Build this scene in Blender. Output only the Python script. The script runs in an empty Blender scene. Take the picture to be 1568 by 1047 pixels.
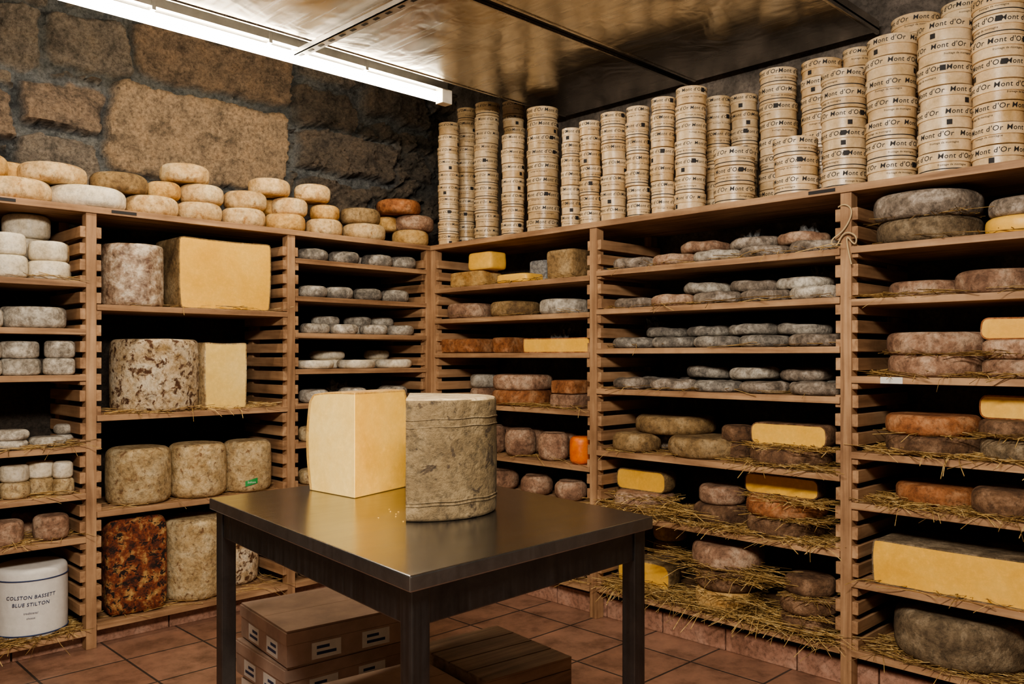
import bpy, bmesh, math, random
from mathutils import Vector, noise, Matrix
random.seed(7)
R = random.random
H = 1.18            # eye height
F = 1300.0
SA, CA = 0.700, 0.714
A = 3.631           # front plane (y) of the shelving on the left wall
B = 2.938           # front plane (x) of the shelving on the right wall
WY, WX = 4.035, 3.42
scene = bpy.context.scene
try: scene.view_settings.look = 'AgX - Medium High Contrast'
except Exception: pass

# ------------------------------------------------------------------ materials
def nodes(name):
    m = bpy.data.materials.new(name); m.use_nodes = True
    nt = m.node_tree; b = nt.nodes['Principled BSDF']
    return m, nt, b
def ramp(nt, stops):
    n = nt.nodes.new('ShaderNodeValToRGB'); e = n.color_ramp.elements
    while len(e) < len(stops): e.new(0.5)
    for i, (p, c) in enumerate(stops):
        e[i].position = p; e[i].color = (c[0], c[1], c[2], 1)
    return n
def coords(nt, scale=(1, 1, 1), rnd=True):
    tc = nt.nodes.new('ShaderNodeTexCoord'); mp = nt.nodes.new('ShaderNodeMapping')
    mp.inputs['Scale'].default_value = scale
    src = tc.outputs['Object']
    if rnd:
        oi = nt.nodes.new('ShaderNodeObjectInfo'); mul = nt.nodes.new('ShaderNodeMath'); mul.operation = 'MULTIPLY'
        mul.inputs[1].default_value = 37.0
        nt.links.new(oi.outputs['Random'], mul.inputs[0])
        ad = nt.nodes.new('ShaderNodeVectorMath'); ad.operation = 'ADD'
        nt.links.new(src, ad.inputs[0]); nt.links.new(mul.outputs[0], ad.inputs[1]); src = ad.outputs[0]
    nt.links.new(src, mp.inputs['Vector'])
    return mp.outputs[0]
def noise_n(nt, vec, scale, detail=5, rough=.6, dist=0):
    n = nt.nodes.new('ShaderNodeTexNoise'); n.inputs['Scale'].default_value = scale
    n.inputs['Detail'].default_value = detail; n.inputs['Roughness'].default_value = rough
    n.inputs['Distortion'].default_value = dist
    nt.links.new(vec, n.inputs['Vector']); return n
def bump(nt, b, h, strength, dist=.01):
    n = nt.nodes.new('ShaderNodeBump'); n.inputs['Strength'].default_value = strength
    n.inputs['Distance'].default_value = dist
    nt.links.new(h, n.inputs['Height']); nt.links.new(n.outputs[0], b.inputs['Normal'])
def mult(nt, a, b_, fac=1.0):
    mx = nt.nodes.new('ShaderNodeMixRGB'); mx.blend_type = 'MULTIPLY'; mx.inputs[0].default_value = fac
    nt.links.new(a, mx.inputs[1]); nt.links.new(b_, mx.inputs[2]); return mx.outputs[0]
def rind(name, c1, c2, c3, scale=12, fine=90, bs=.5, rough=.85, spots=None, sp=(.55, .68), vary=.14, speck=.55):
    m, nt, b = nodes(name)
    v = coords(nt)
    n = noise_n(nt, v, scale, 8, .7, .3)
    r = ramp(nt, [(.36, c1), (.5, c2), (.63, c3)])
    nt.links.new(n.outputs[0], r.inputs[0]); col = r.outputs[0]
    if spots:
        n3 = noise_n(nt, v, scale * 2.3, 6, .65, .6)
        r3 = ramp(nt, [(sp[0], (0, 0, 0)), (sp[1], (1, 1, 1))])
        nt.links.new(n3.outputs[0], r3.inputs[0])
        mx = nt.nodes.new('ShaderNodeMixRGB'); nt.links.new(r3.outputs[0], mx.inputs[0])
        nt.links.new(col, mx.inputs[1]); mx.inputs[2].default_value = (*spots, 1); col = mx.outputs[0]
    if speck < 1:
        n4 = noise_n(nt, v, 55, 7, .75, .2)
        r4 = ramp(nt, [(.36, (speck,) * 3), (.52, (1, 1, 1)), (.68, (1.12, 1.12, 1.12))]); nt.links.new(n4.outputs[0], r4.inputs[0])
        col = mult(nt, col, r4.outputs[0])
    oi = nt.nodes.new('ShaderNodeObjectInfo')
    mr = nt.nodes.new('ShaderNodeMapRange'); mr.inputs[3].default_value = 1 - vary; mr.inputs[4].default_value = 1 + vary
    nt.links.new(oi.outputs['Random'], mr.inputs[0])
    hs = nt.nodes.new('ShaderNodeHueSaturation'); nt.links.new(mr.outputs[0], hs.inputs['Value'])
    nt.links.new(col, hs.inputs['Color']); nt.links.new(hs.outputs[0], b.inputs['Base Color'])
    b.inputs['Roughness'].default_value = rough
    n2 = noise_n(nt, v, fine, 6, .7)
    bump(nt, b, n2.outputs[0], bs, .006)
    return m
def plain(name, c, rough=.6, metal=0, var=.1, scale=20, bs=.1):
    m, nt, b = nodes(name)
    v = coords(nt); n = noise_n(nt, v, scale, 5, .6)
    r = ramp(nt, [(.3, tuple(x * (1 - var) for x in c)), (.7, tuple(min(1, x * (1 + var)) for x in c))])
    nt.links.new(n.outputs[0], r.inputs[0]); nt.links.new(r.outputs[0], b.inputs['Base Color'])
    b.inputs['Roughness'].default_value = rough; b.inputs['Metallic'].default_value = metal
    if bs: bump(nt, b, n.outputs[0], bs, .003)
    return m
def wood(name, axis, c1, c2, c3, rough=.65, k=1.0):
    m, nt, b = nodes(name)
    s = [28 * k, 28 * k, 28 * k]; s[axis] = 1.6 * k
    v = coords(nt, tuple(s)); n = noise_n(nt, v, 1.0, 6, .6, .5)
    r = ramp(nt, [(.3, c1), (.5, c2), (.72, c3)])
    nt.links.new(n.outputs[0], r.inputs[0])
    v2 = coords(nt); n2 = noise_n(nt, v2, 4.0, 5, .65)
    r2 = ramp(nt, [(.3, (.55, .50, .46)), (.62, (1, 1, 1))]); nt.links.new(n2.outputs[0], r2.inputs[0])
    nt.links.new(mult(nt, r.outputs[0], r2.outputs[0], .85), b.inputs['Base Color']); b.inputs['Roughness'].default_value = rough
    bump(nt, b, n.outputs[0], .25, .002)
    return m

M = {}
M['white'] = rind('rind_white', (.55, .46, .33), (.72, .64, .50), (.82, .76, .64), 14, speck=.70)
M['cream'] = rind('rind_cream', (.50, .31, .13), (.66, .47, .25), (.76, .61, .38), 10, spots=(.38, .20, .07), sp=(.54, .69), speck=.62)
M['gold'] = rind('rind_gold', (.36, .18, .05), (.54, .33, .12), (.68, .47, .22), 9, speck=.62)
M['orange'] = rind('rind_orange', (.18, .06, .02), (.34, .135, .05), (.48, .26, .13), 10, speck=.5)
M['pink'] = rind('rind_pink', (.17, .09, .055), (.33, .195, .125), (.53, .38, .27), 12, bs=.7, speck=.5)
M['grey'] = rind('rind_grey', (.11, .085, .065), (.26, .21, .165), (.50, .43, .36), 16, bs=.9, speck=.5)
M['greyblue'] = rind('rind_bluegrey', (.11, .098, .085), (.235, .21, .18), (.46, .42, .36), 18, bs=.9, speck=.5)
M['greywhite'] = rind('rind_greywhite', (.22, .185, .145), (.47, .42, .35), (.70, .65, .56), 22, bs=.9, speck=.55)
M['brown'] = rind('rind_brown', (.08, .04, .022), (.175, .095, .05), (.33, .20, .12), 12, bs=.9, speck=.5)
M['goldbrown'] = rind('rind_goldbrown', (.14, .085, .04), (.28, .18, .08), (.43, .31, .17), 10, bs=.8, speck=.5)
M['crust'] = rind('rind_grey_crust', (.10, .07, .042), (.20, .145, .088), (.36, .28, .185), 12, bs=1, speck=.5)
M['mottled'] = rind('rind_mottled', (.42, .28, .13), (.66, .51, .33), (.80, .69, .52), 14, bs=.9, spots=(.12, .05, .022), sp=(.51, .60))
M['tomme'] = rind('rind_tomme', (.38, .25, .11), (.56, .41, .22), (.70, .56, .35), 16, bs=.9, spots=(.24, .13, .06), sp=(.55, .67))
M['stilton'] = rind('rind_wrapped', (.16, .09, .06), (.42, .31, .22), (.72, .62, .50), 20, bs=.6, rough=.25)
M['pepper'] = rind('crust_pepper', (.035, .015, .01), (.24, .06, .025), (.52, .32, .12), 20, bs=1, spots=(.018, .011, .009), sp=(.53, .58))
M['yellow'] = rind('paste_yellow', (.76, .42, .07), (.84, .49, .095), (.88, .55, .13), 5, 60, .1, .45, vary=.04, speck=.95)
M['pale'] = rind('paste_pale', (.82, .56, .17), (.87, .62, .21), (.90, .67, .26), 5, 60, .1, .45, vary=.04, speck=.95)
M['print'] = plain('print_black', (.02, .018, .02), .7)
M['redorange'] = rind('rind_wax', (.62, .12, .02), (.78, .18, .02), (.80, .25, .04), 8, bs=.2, rough=.4, speck=.9)
M['straw'] = rind('straw_dry', (.26, .15, .05), (.46, .30, .11), (.64, .47, .22), 30, 60, .2, .6, speck=1)
M['strawdark'] = rind('straw_dark', (.10, .055, .022), (.20, .12, .045), (.34, .22, .09), 30, 60, .2, .6, speck=1)
M['paper'] = plain('paper_white', (.72, .70, .66), .6, 0, .08, 30, .35)
M['navy'] = plain('print_navy', (.03, .05, .13), .6)
M['green'] = plain('label_green', (.03, .28, .07), .5)
M['twine'] = plain('twine', (.5, .38, .22), .9)
def plastic():
    m, nt, b = nodes('plastic_wrap')
    v = coords(nt); n = noise_n(nt, v, 35, 6, .7, 1.0)
    r = ramp(nt, [(.35, (.30, .31, .32)), (.65, (.80, .82, .83))]); nt.links.new(n.outputs[0], r.inputs[0])
    nt.links.new(r.outputs[0], b.inputs['Base Color']); b.inputs['Roughness'].default_value = .12
    b.inputs['Transmission Weight'].default_value = .3
    bump(nt, b, n.outputs[0], 1, .02); return m
M['plastic'] = plastic()
W1, W2, W3 = (.22, .12, .062), (.41, .245, .135), (.57, .37, .215)
M['wx'] = wood('shelf_wood_x', 0, W1, W2, W3)
M['wy'] = wood('shelf_wood_y', 1, W1, W2, W3)
M['wz'] = wood('shelf_wood_z', 2, W1, W2, W3)
M['birch'] = rind('birch_box', (.48, .32, .15), (.62, .44, .25), (.71, .55, .35), 6, 60, .15, .34, vary=.08, speck=.85)
M['birch2'] = rind('birch_lid', (.54, .38, .20), (.68, .51, .31), (.76, .60, .40), 7, 60, .15, .30, vary=.08, speck=.85)

# ------------------------------------------------------------------ mesh pieces: (verts, faces, mats)
def box(x0, x1, y0, y1, z0, z1, m=0):
    v = [(x0, y0, z0), (x1, y0, z0), (x1, y1, z0), (x0, y1, z0), (x0, y0, z1), (x1, y0, z1), (x1, y1, z1), (x0, y1, z1)]
    f = [(0, 3, 2, 1), (4, 5, 6, 7), (0, 1, 5, 4), (1, 2, 6, 5), (2, 3, 7, 6), (3, 0, 4, 7)]
    return v, f, [m] * 6
def lathe(prof, seg, m=0):
    v = []; f = []
    for (r, z) in prof:
        for i in range(seg):
            a = 2 * math.pi * i / seg; v.append((r * math.cos(a), r * math.sin(a), z))
    n = len(prof)
    for j in range(n - 1):
        for i in range(seg):
            i2 = (i + 1) % seg
            f.append((j * seg + i, j * seg + i2, (j + 1) * seg + i2, (j + 1) * seg + i))
    f.append(tuple(reversed(range(seg)))); f.append(tuple((n - 1) * seg + i for i in range(seg)))
    return v, f, [m] * len(f)
def wheel(r, h, bulge=.03, rnd=.5, amp=.02, seg=40, m=0, lump=.0):
    rr = min(rnd * h / 2, r * .45); s = random.uniform(0, 100)
    p = [(r * .04, 0), (r * .5, 0)]
    for i in range(5):
        a = math.pi / 2 * i / 4; p.append((r - rr + rr * math.sin(a), rr - rr * math.cos(a)))
    k = max(1, int((h - 2 * rr) / .012)); k = min(k, 14)
    for i in range(1, k): p.append((r, rr + (h - 2 * rr) * i / k))
    for i in range(5):
        a = math.pi / 2 * i / 4; p.append((r - rr + rr * math.cos(a), h - rr + rr * math.sin(a)))
    p += [(r * .75, h), (r * .5, h), (r * .25, h), (r * .04, h)]
    v, f, mm = lathe(p, seg, m)
    out = []
    for (x, y, z) in v:
        t = z / h; q = 1 + bulge * math.sin(math.pi * t)
        nv = Vector((x / r * 1.2 + s, y / r * 1.2, t * .5))
        q += amp * noise.noise(nv * 1.2) + amp * .45 * noise.noise(nv * 4 + Vector((0, 0, z * 30)))
        dz = 0
        if t > .3: dz = (amp * .6 + lump) * r * noise.noise(Vector((x / r * 1.6 - s, y / r * 1.6, 5))) * t
        out.append((x * q, y * q, max(0, z + dz)))
    return out, f, mm
def cutp(pc, n, c, m=1, rim=.005):
    v, f, mm = pc
    bm = bmesh.new(); vs = [bm.verts.new(x) for x in v]
    for ff, mi in zip(f, mm):
        try: fa = bm.faces.new([vs[i] for i in ff]); fa.material_index = mi
        except ValueError: pass
    nn = Vector((n[0], n[1], n[2] if len(n) > 2 else 0)).normalized()
    bmesh.ops.bisect_plane(bm, geom=bm.verts[:] + bm.edges[:] + bm.faces[:], plane_co=nn * c, plane_no=nn, clear_outer=True)
    be = [e for e in bm.edges if e.is_boundary and all(abs(vv.co.dot(nn) - c) < 1e-4 for vv in e.verts)]
    r = bmesh.ops.edgeloop_fill(bm, edges=be)
    for fa in r['faces']: fa.material_index = m
    if rim and m != 0 and r['faces']:
        r2 = bmesh.ops.inset_region(bm, faces=r['faces'], thickness=rim, use_even_offset=False, use_boundary=True)
        for fa in r2['faces']: fa.material_index = 0
    bm.verts.index_update()
    out = ([tuple(x.co) for x in bm.verts], [tuple(x.index for x in ff.verts) for ff in bm.faces], [ff.material_index for ff in bm.faces])
    bm.free(); return out
def rblock(w, d, h, p=10, cuts=8, amp=.01, m=0, pw=.7):
    bm = bmesh.new(); bmesh.ops.create_cube(bm, size=2)
    bmesh.ops.subdivide_edges(bm, edges=bm.edges[:], cuts=cuts, use_grid_fill=True)
    s = R() * 50
    for vt in bm.verts:
        c = vt.co
        c = Vector([math.copysign(abs(t) ** pw, t) if t else 0 for t in c])
        L = (abs(c.x) ** p + abs(c.y) ** p + abs(c.z) ** p) ** (1 / p); c = c / L
        q = 1 + amp * noise.noise(c * 1.5 + Vector((s, 0, 0))) * 2
        vt.co = Vector((c.x * q * w / 2, c.y * q * d / 2, max(0, (c.z + 1) * h / 2)))
    bm.verts.index_update()
    out = ([tuple(x.co) for x in bm.verts], [tuple(x.index for x in ff.verts) for ff in bm.faces], [m] * len(bm.faces))
    bm.free(); return out
def crumple(w, d, h, m=0):
    """a crumpled sheet of film pushed into a heap: ridged folds"""
    v, f, mm = rblock(w, d, h, 4, 14, .02); s = R() * 40; out = []
    for (x, y, z) in v:
        q = Vector((x / w * 3 + s, y / w * 3, z / w * 3)); k = abs(noise.noise(q * 1.7)) * 1.1 + abs(noise.noise(q * 4)) * .5
        g = .70 + k * .7; out.append((x * g, y * g, max(0, z * g)))
    return out, f, [m] * len(f)
def xf(pc, loc=(0, 0, 0), rot=0, sc=1, tilt=None):
    mt = Matrix.Translation(loc) @ Matrix.Rotation(rot, 4, 'Z')
    if tilt: mt = mt @ Matrix.Rotation(tilt[0], 4, 'X') @ Matrix.Rotation(tilt[1], 4, 'Y')
    return [tuple(mt @ (Vector(x) * sc)) for x in pc[0]], pc[1], pc[2]
def setm(pc, m): return pc[0], pc[1], [m] * len(pc[1])
def make(name, pieces, mats, loc=(0, 0, 0), rot=0, smooth=True, bevel=0, parent=None, angle=35, tilt=None):
    V = []; Fc = []; Mi = []
    for v, f, mm in pieces:
        o = len(V); V += v; Fc += [tuple(i + o for i in ff) for ff in f]; Mi += mm
    me = bpy.data.meshes.new(name); me.from_pydata(V, [], Fc); me.validate(clean_customdata=False)
    for mt in mats: me.materials.append(mt)
    if len(me.polygons) == len(Mi): me.polygons.foreach_set('material_index', Mi)
    ob = bpy.data.objects.new(name, me); scene.collection.objects.link(ob)
    ob.location = loc; ob.rotation_euler = (tilt[0], tilt[1], rot) if tilt else (0, 0, rot)
    if smooth:
        me.shade_smooth()
        try: me.set_sharp_from_angle(angle=math.radians(angle))
        except Exception: pass
    if bevel:
        b = ob.modifiers.new('bevel', 'BEVEL'); b.width = bevel; b.segments = 2; b.limit_method = 'ANGLE'
    if parent: ob.parent = parent
    return ob
_tc = {}
def text_mesh(s, size):
    key = (s, round(size, 4))
    if key in _tc: return _tc[key]
    cu = bpy.data.curves.new('t', 'FONT'); cu.body = s; cu.size = size; cu.align_x = 'CENTER'; cu.align_y = 'CENTER'
    cu.resolution_u = 2; cu.shear = .12; cu.space_character = 1.08; cu.offset = size * .007
    ob = bpy.data.objects.new('t', cu); scene.collection.objects.link(ob)
    bpy.context.view_layer.update()
    me = bpy.data.meshes.new_from_object(ob.evaluated_get(bpy.context.evaluated_depsgraph_get()))
    out = ([tuple(x.co) for x in me.vertices], [tuple(p.vertices) for p in me.polygons])
    bpy.data.objects.remove(ob); bpy.data.meshes.remove(me); bpy.data.curves.remove(cu)
    _tc[key] = out; return out
def wrap_text(s, size, rad, z, ang, m):
    v, f = text_mesh(s, size)
    out = []
    for (x, y, _) in v:
        a = ang + x / rad
        out.append((rad * math.cos(a), rad * math.sin(a), z + y))
    return out, f, [m] * len(f)
def wrap_patch(w, h, rad, z, ang, m):
    V = []; n = 4
    for i in range(n + 1):
        a = ang + (i / n - .5) * w / rad; V += [(rad * math.cos(a), rad * math.sin(a), z - h / 2), (rad * math.cos(a), rad * math.sin(a), z + h / 2)]
    return V, [(2 * i, 2 * i + 2, 2 * i + 3, 2 * i + 1) for i in range(n)], [m] * n

# ------------------------------------------------------------------ surveyed positions on the shelving
def lp(px, d):
    u = (px - 784) / F; Y = (A + d) / (CA - SA * u); return Y * (CA * u + SA), A + d, Y
def rp(px, d):
    u = (px - 784) / F; Y = (B + d) / (CA * u + SA); return B + d, Y * (CA - SA * u), Y
def pos(bank, px, d): return lp(px, d) if bank == 'L' else rp(px, d)
LX = [0.33, 1.185, 2.085, 2.925]     # divider centres on left bank (x)
RY = [0.155, 1.315, 2.476, 3.618]    # divider centres on right bank (y)
occ = []
def free(x, y, r, z0, z1):
    for (a, b, c, d0, d1) in occ:
        if z0 < d1 - .004 and z1 > d0 + .004 and math.hypot(x - a, y - b) < (r + c) * .97: return False
    return True
def limits(bank, x, y, r, px, top):
    if bank == 'L':
        if y + r > WY - .03: return False
        if top: return x - r > .2 and x + r < WX - .03
        for a, b in zip(LX[:-1], LX[1:]):
            if a < lp(px, 0)[0] < b: return x - r > a + .045 and x + r < b - .045
        return False
    if x + r > WX - .03: return False
    if top: return y + r < WY - .04
    for a, b in zip(RY[:-1], RY[1:]):
        if a < rp(px, 0)[1] < b: return y - r > a + .045 and y + r < b - .045
    return False
def locate(bank, px, w, z0, z1, d0=None, top=False, over=.0):
    sh = 1.0
    for it in range(12):
        Y = pos(bank, px, .12)[2]; r = w * sh * Y / F / 2
        d = (r - over) if d0 is None else d0
        for k in range(16):
            for dp in (0, -5, 5, -10, 10):
                x, y, Y = pos(bank, px + dp * min(1, k + it), d + k * .02)
                r2 = w * sh * Y / F / 2
                if limits(bank, x, y, r2, px, top) and free(x, y, r2, z0, z1): return x, y, r2, Y
        sh *= .94
    x, y, Y = pos(bank, px, .15); return x, y, w * .5 * Y / F / 2, Y
FR = {'L': (0, -1), 'R': (-1, 0)}
def pile(bank, px, zb, items, name='cheese_wheel', d0=None, top=False, amp=.02, bulge=.03, rnd=.55, over=0, lump=0):
    """a stack of cheeses standing on the board whose top is zb (relative to eye height)"""
    z = H + zb; first = True
    Yg = pos(bank, px, .12)[2]
    W = max(i[0] for i in items); HT = sum(i[1] for i in items) * Yg / F
    x, y, r, Y = locate(bank, px, W, z, z + HT, d0, top, over)
    occ.append((x, y, r, z, z + HT))
    for it in items:
        w, h, kind = it[:3]; opt = it[3] if len(it) > 3 else None
        rr = r * w / W; hh = h * Y / F
        jx, jy = (0, 0) if first else (random.uniform(-.006, .006), random.uniform(-.006, .006))
        mats = [M[kind], M['yellow'], M['pale']]
        pc = wheel(rr / (1 + bulge), hh, bulge, rnd, amp, lump=lump)
        nm = name
        if opt == 'half':
            pc = cutp(pc, FR[bank], rr * .25); nm = 'cut_cheese_wheel'
        make(nm, [pc], mats, (x + jx, y + jy, z), 0 if opt else R() * 6.28)
        z += hh; first = False
    return x, y, z, r, Y

# ------------------------------------------------------------------ shelving units
def shelving(bank, divs, boards, topz, depth, ends):
    pcs = []
    def bx(a0, a1, d0, d1, z0, z1, m):
        if bank == 'L': return box(a0, a1, A + d0, A + d1, z0, z1, m)
        return box(B + d0, B + d1, a0, a1, z0, z1, m)
    zt = H + topz
    for a in divs:
        for (d0, d1) in ((0, .05), (depth - .05, depth)):
            pcs.append(bx(a - .020, a + .020, d0, d1, .0, zt - .026, 1))
        z = .14
        while z < zt - .08:
            for s in (-1, 1):
                e0, e1 = sorted((a + s * .0195, a + s * .041))
                pcs.append(bx(e0, e1, .004 + R() * .006, depth - .004, z, z + .044, 2))
            z += .066
    for i, (a, b) in enumerate(zip(divs[:-1], divs[1:])):
        for zb in boards[i]:
            z1 = H + zb; n = 4; pd = depth / n
            for k in range(n):
                pcs.append(bx(a + .021, b - .021, -.004 + k * pd, -.004 + (k + 1) * pd - .004, z1 - .024, z1 - R() * .0005, 0))
    n = 4; pd = depth / n
    for k in range(n):
        pcs.append(bx(ends[0], ends[1], -.008 + k * pd, -.008 + (k + 1) * pd - .003, zt - .026, zt, 0))
    wl = M['wx'] if bank == 'L' else M['wy']; wd = M['wy'] if bank == 'L' else M['wx']
    return make('wooden_shelving_unit', pcs, [wl, M['wz'], wd], smooth=False, bevel=.0015)
bl = [[.30, .11, -.075, -.36, -.55, -.725, -1.10],
      [.21, -.24, -.63, -1.085],
      [.47, .289, .112, -.063, -.23, -.42, -.63, -.85, -1.085]]
br = [[.385, .2, -.07, -.335, -.512, -.785, -1.03],
      [.382, .21, .035, -.145, -.42, -.69, -1.03],
      [.365, .2, .016, -.248, -.50, -.68, -.86, -1.04]]
TOP = .603
shelving('L', LX, bl, TOP, .395, (LX[0] - .03, 2.925))
shelving('R', RY, br, TOP, .46, (RY[0] - .03, WY - .10))
# ------------------------------------------------------------------ room shell
def stonewall():
    nx, x0, x1 = 420, -1.0, WX + .0
    zs = [0, .3, .6, .9, 1.2, 1.5, 1.7]
    z = 1.76
    while z < 2.87: zs.append(z); z += .0093
    zs.append(2.9)
    stones = []
    MO = (.225, .235, .24)
    def st(xa, xb, ya, yb, c, pr=.05):
        c0 = (xa + xb) / 2; x, y, Y = lp(c0, WY - A)
        xl = lp(xa, WY - A)[0]; xr = lp(xb, WY - A)[0]
        stones.append((xl, xr, H + (545 - yb) * Y / F, H + (545 - ya) * Y / F, c, pr))
    tan = (.46, .335, .225); pk = (.37, .27, .195); gy = (.32, .27, .225); dk = (.20, .16, .125)
    st(164, 434, 150, 282, tan, .075); st(205, 444, 64, 140, pk, .06); st(30, 160, 126, 202, pk, .05)
    st(74, 198, 26, 110, gy, .055); st(-10, 64, 8, 100, gy, .05); st(-90, -16, 20, 110, tan); st(-130, 20, 122, 202, pk)
    st(16, 154, 214, 285, gy, .05); st(212, 350, -25, 52, pk, .06); st(360, 476, -5, 54, gy, .06); st(88, 203, -65, 12, tan, .06)
    st(-60, 76, -75, -6, gy, .05); st(454, 540, 70, 128, gy, .06); st(446, 545, 140, 198, dk, .07); st(450, 600, 210, 268, dk, .08); st(457, 560, 280, 340, dk, .06)
    st(556, 650, 120, 190, dk, .08)
    V = []; C = []
    cells = [(random.uniform(x0, x1), random.uniform(1.6, 2.95)) for _ in range(300)]
    for z in zs:
        for i in range(nx + 1):
            x = x0 + (x1 - x0) * i / nx
            q = Vector((x * 5, z * 5, 0))
            wx = x + .034 * noise.noise(q * .9) + .018 * noise.noise(q * 3) + .009 * noise.noise(q * 9); wz = z + .034 * noise.noise(q * .9 + Vector((9, 4, 3))) + .018 * noise.noise(q * 3 + Vector((5, 0, 0))) + .009 * noise.noise(q * 9 + Vector((3, 3, 0)))
            best = -1; col = MO; inside = False
            for si, (xl, xr, zl, zr, c, pr) in enumerate(stones):
                if wx < xl - .03 or wx > xr + .03 or wz < zl - .03 or wz > zr + .03: continue
                inside = True
                cx, cz = (xl + xr) / 2, (zl + zr) / 2; rad = .04; hx, hz = (xr - xl) / 2 - rad, (zr - zl) / 2 - rad
                dx = abs(wx - cx) - hx; dz = abs(wz - cz) - hz
                d = math.hypot(max(dx, 0), max(dz, 0)) + min(max(dx, dz), 0) - rad
                t = max(0, min(1, (.003 - d) / .016)); t = t * t * (3 - 2 * t)
                tilt = .02 * math.sin(si * 2.3) * (wx - cx) / max(hx, .05) + .02 * math.cos(si * 1.7) * (wz - cz) / max(hz, .05)
                if t * (pr + tilt) > best:
                    best = t * (pr + tilt); col = tuple(a * t + b * (1 - t) for a, b in zip(c, MO))
            if not inside and z > 1.7:
                ds = sorted(((wx - a) ** 2 * .6 + (wz - b) ** 2, k) for k, (a, b) in enumerate(cells))[:2]
                e = math.sqrt(ds[1][0]) - math.sqrt(ds[0][0]); t = max(0, min(1, e / .03)); t = t * t * (3 - 2 * t)
                k = ds[0][1]; rr = (k * 0.618) % 1
                best = t * (.025 + .06 * rr)
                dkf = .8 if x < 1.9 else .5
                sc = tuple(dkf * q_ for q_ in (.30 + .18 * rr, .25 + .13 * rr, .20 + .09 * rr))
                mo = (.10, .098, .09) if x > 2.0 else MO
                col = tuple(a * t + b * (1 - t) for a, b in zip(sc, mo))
            best = max(best, 0)
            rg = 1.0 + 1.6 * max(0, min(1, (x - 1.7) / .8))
            if stones[0][0] < wx < stones[0][1] and stones[0][2] < wz < stones[0][3]: rg = .4
            hgt = best + rg * (.016 * noise.noise(q * 2) + .012 * abs(noise.noise(q * 5)) + .009 * noise.noise(q * 12) + .005 * noise.noise(q * 26))
            if z < 1.72: hgt = 0; col = (.10, .08, .065)  # shade of the shelf bays painted in: darker wall colour below the shelf top
            hgt = max(0, min(hgt, .14))
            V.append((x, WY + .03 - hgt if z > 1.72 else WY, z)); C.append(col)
    nf = nx + 1; Fc = []
    for j in range(len(zs) - 1):
        for i in range(nx): Fc.append((j * nf + i, j * nf + i + 1, (j + 1) * nf + i + 1, (j + 1) * nf + i))
    m, nt, b = nodes('rough_stone_wall')
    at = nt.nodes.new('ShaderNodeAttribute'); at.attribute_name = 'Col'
    v = coords(nt, rnd=False); n = noise_n(nt, v, 60, 10, .8, .2)
    r = ramp(nt, [(.36, (.38, .36, .35)), (.5, (.92, .92, .92)), (.64, (1.4, 1.38, 1.35))]); nt.links.new(n.outputs[0], r.inputs[0])
    n5 = noise_n(nt, v, 9, 8, .72, .4); r5 = ramp(nt, [(.36, (.45, .46, .48)), (.50, (1, 1, 1)), (.66, (1.22, 1.15, 1.06))]); nt.links.new(n5.outputs[0], r5.inputs[0])
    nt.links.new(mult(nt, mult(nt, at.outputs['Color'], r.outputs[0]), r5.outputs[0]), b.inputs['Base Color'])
    b.inputs['Roughness'].default_value = .85; n2 = noise_n(nt, v, 45, 8, .8); bump(nt, b, n2.outputs[0], 1, .028)
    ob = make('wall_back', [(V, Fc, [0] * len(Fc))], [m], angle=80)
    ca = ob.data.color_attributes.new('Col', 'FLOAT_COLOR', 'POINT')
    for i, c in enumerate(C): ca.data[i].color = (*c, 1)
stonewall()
M['dwall'] = rind('dark_stone', (.06, .05, .042), (.12, .10, .085), (.2, .165, .14), 6, 30, 1)
M['plaster'] = rind('limewashed_wall', (.36, .32, .27), (.44, .40, .34), (.52, .47, .41), 4, 40, .5)
XM, YM = -1.0, -1.3
make('wall_right', [box(WX, WX + .15, YM, WY + .15, 0, 2.9)], [M['dwall']], smooth=False)
make('wall_left', [box(XM - .15, XM, YM, WY + .15, 0, 2.9)], [M['plaster']], smooth=False)
make('wall_front', [box(XM - .15, WX + .15, YM - .15, YM, 0, 2.9)], [M['plaster']], smooth=False)
make('ceiling', [box(XM - .15, WX + .15, YM - .15, WY + .15, 2.9, 3.0)], [M['dwall']], smooth=False)
def tiles():
    m, nt, b = nodes('terracotta_tiles')
    v = coords(nt, rnd=False)
    br_ = nt.nodes.new('ShaderNodeTexBrick'); br_.offset = 0; br_.inputs['Scale'].default_value = 1
    br_.inputs['Brick Width'].default_value = .31; br_.inputs['Row Height'].default_value = .31
    br_.inputs['Mortar Size'].default_value = .005; br_.inputs['Mortar Smooth'].default_value = .3
    br_.inputs['Color1'].default_value = (.25, .135, .09, 1); br_.inputs['Color2'].default_value = (.32, .18, .125, 1)
    br_.inputs['Mortar'].default_value = (.045, .038, .034, 1)
    nt.links.new(v, br_.inputs['Vector'])
    n = noise_n(nt, v, 7, 9, .75); r = ramp(nt, [(.33, (.42, .41, .40)), (.52, (.95, .95, .95)), (.7, (1.3, 1.25, 1.2))]); nt.links.new(n.outputs[0], r.inputs[0])
    nt.links.new(mult(nt, br_.outputs['Color'], r.outputs[0]), b.inputs['Base Color'])
    b.inputs['Roughness'].default_value = .38
    inv = nt.nodes.new('ShaderNodeMath'); inv.operation = 'SUBTRACT'; inv.inputs[0].default_value = 1; nt.links.new(br_.outputs['Fac'], inv.inputs[1])
    bump(nt, b, inv.outputs[0], .6, .004); return m
M['tile'] = tiles()
make('floor', [box(XM - .15, WX + .15, YM - .15, WY + .15, -.1, 0)], [M['tile']], smooth=False)
M['tcap'] = rind('skirting_tile', (.26, .14, .095), (.36, .20, .14), (.44, .27, .20), 6, 50, .3, .45)
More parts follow.
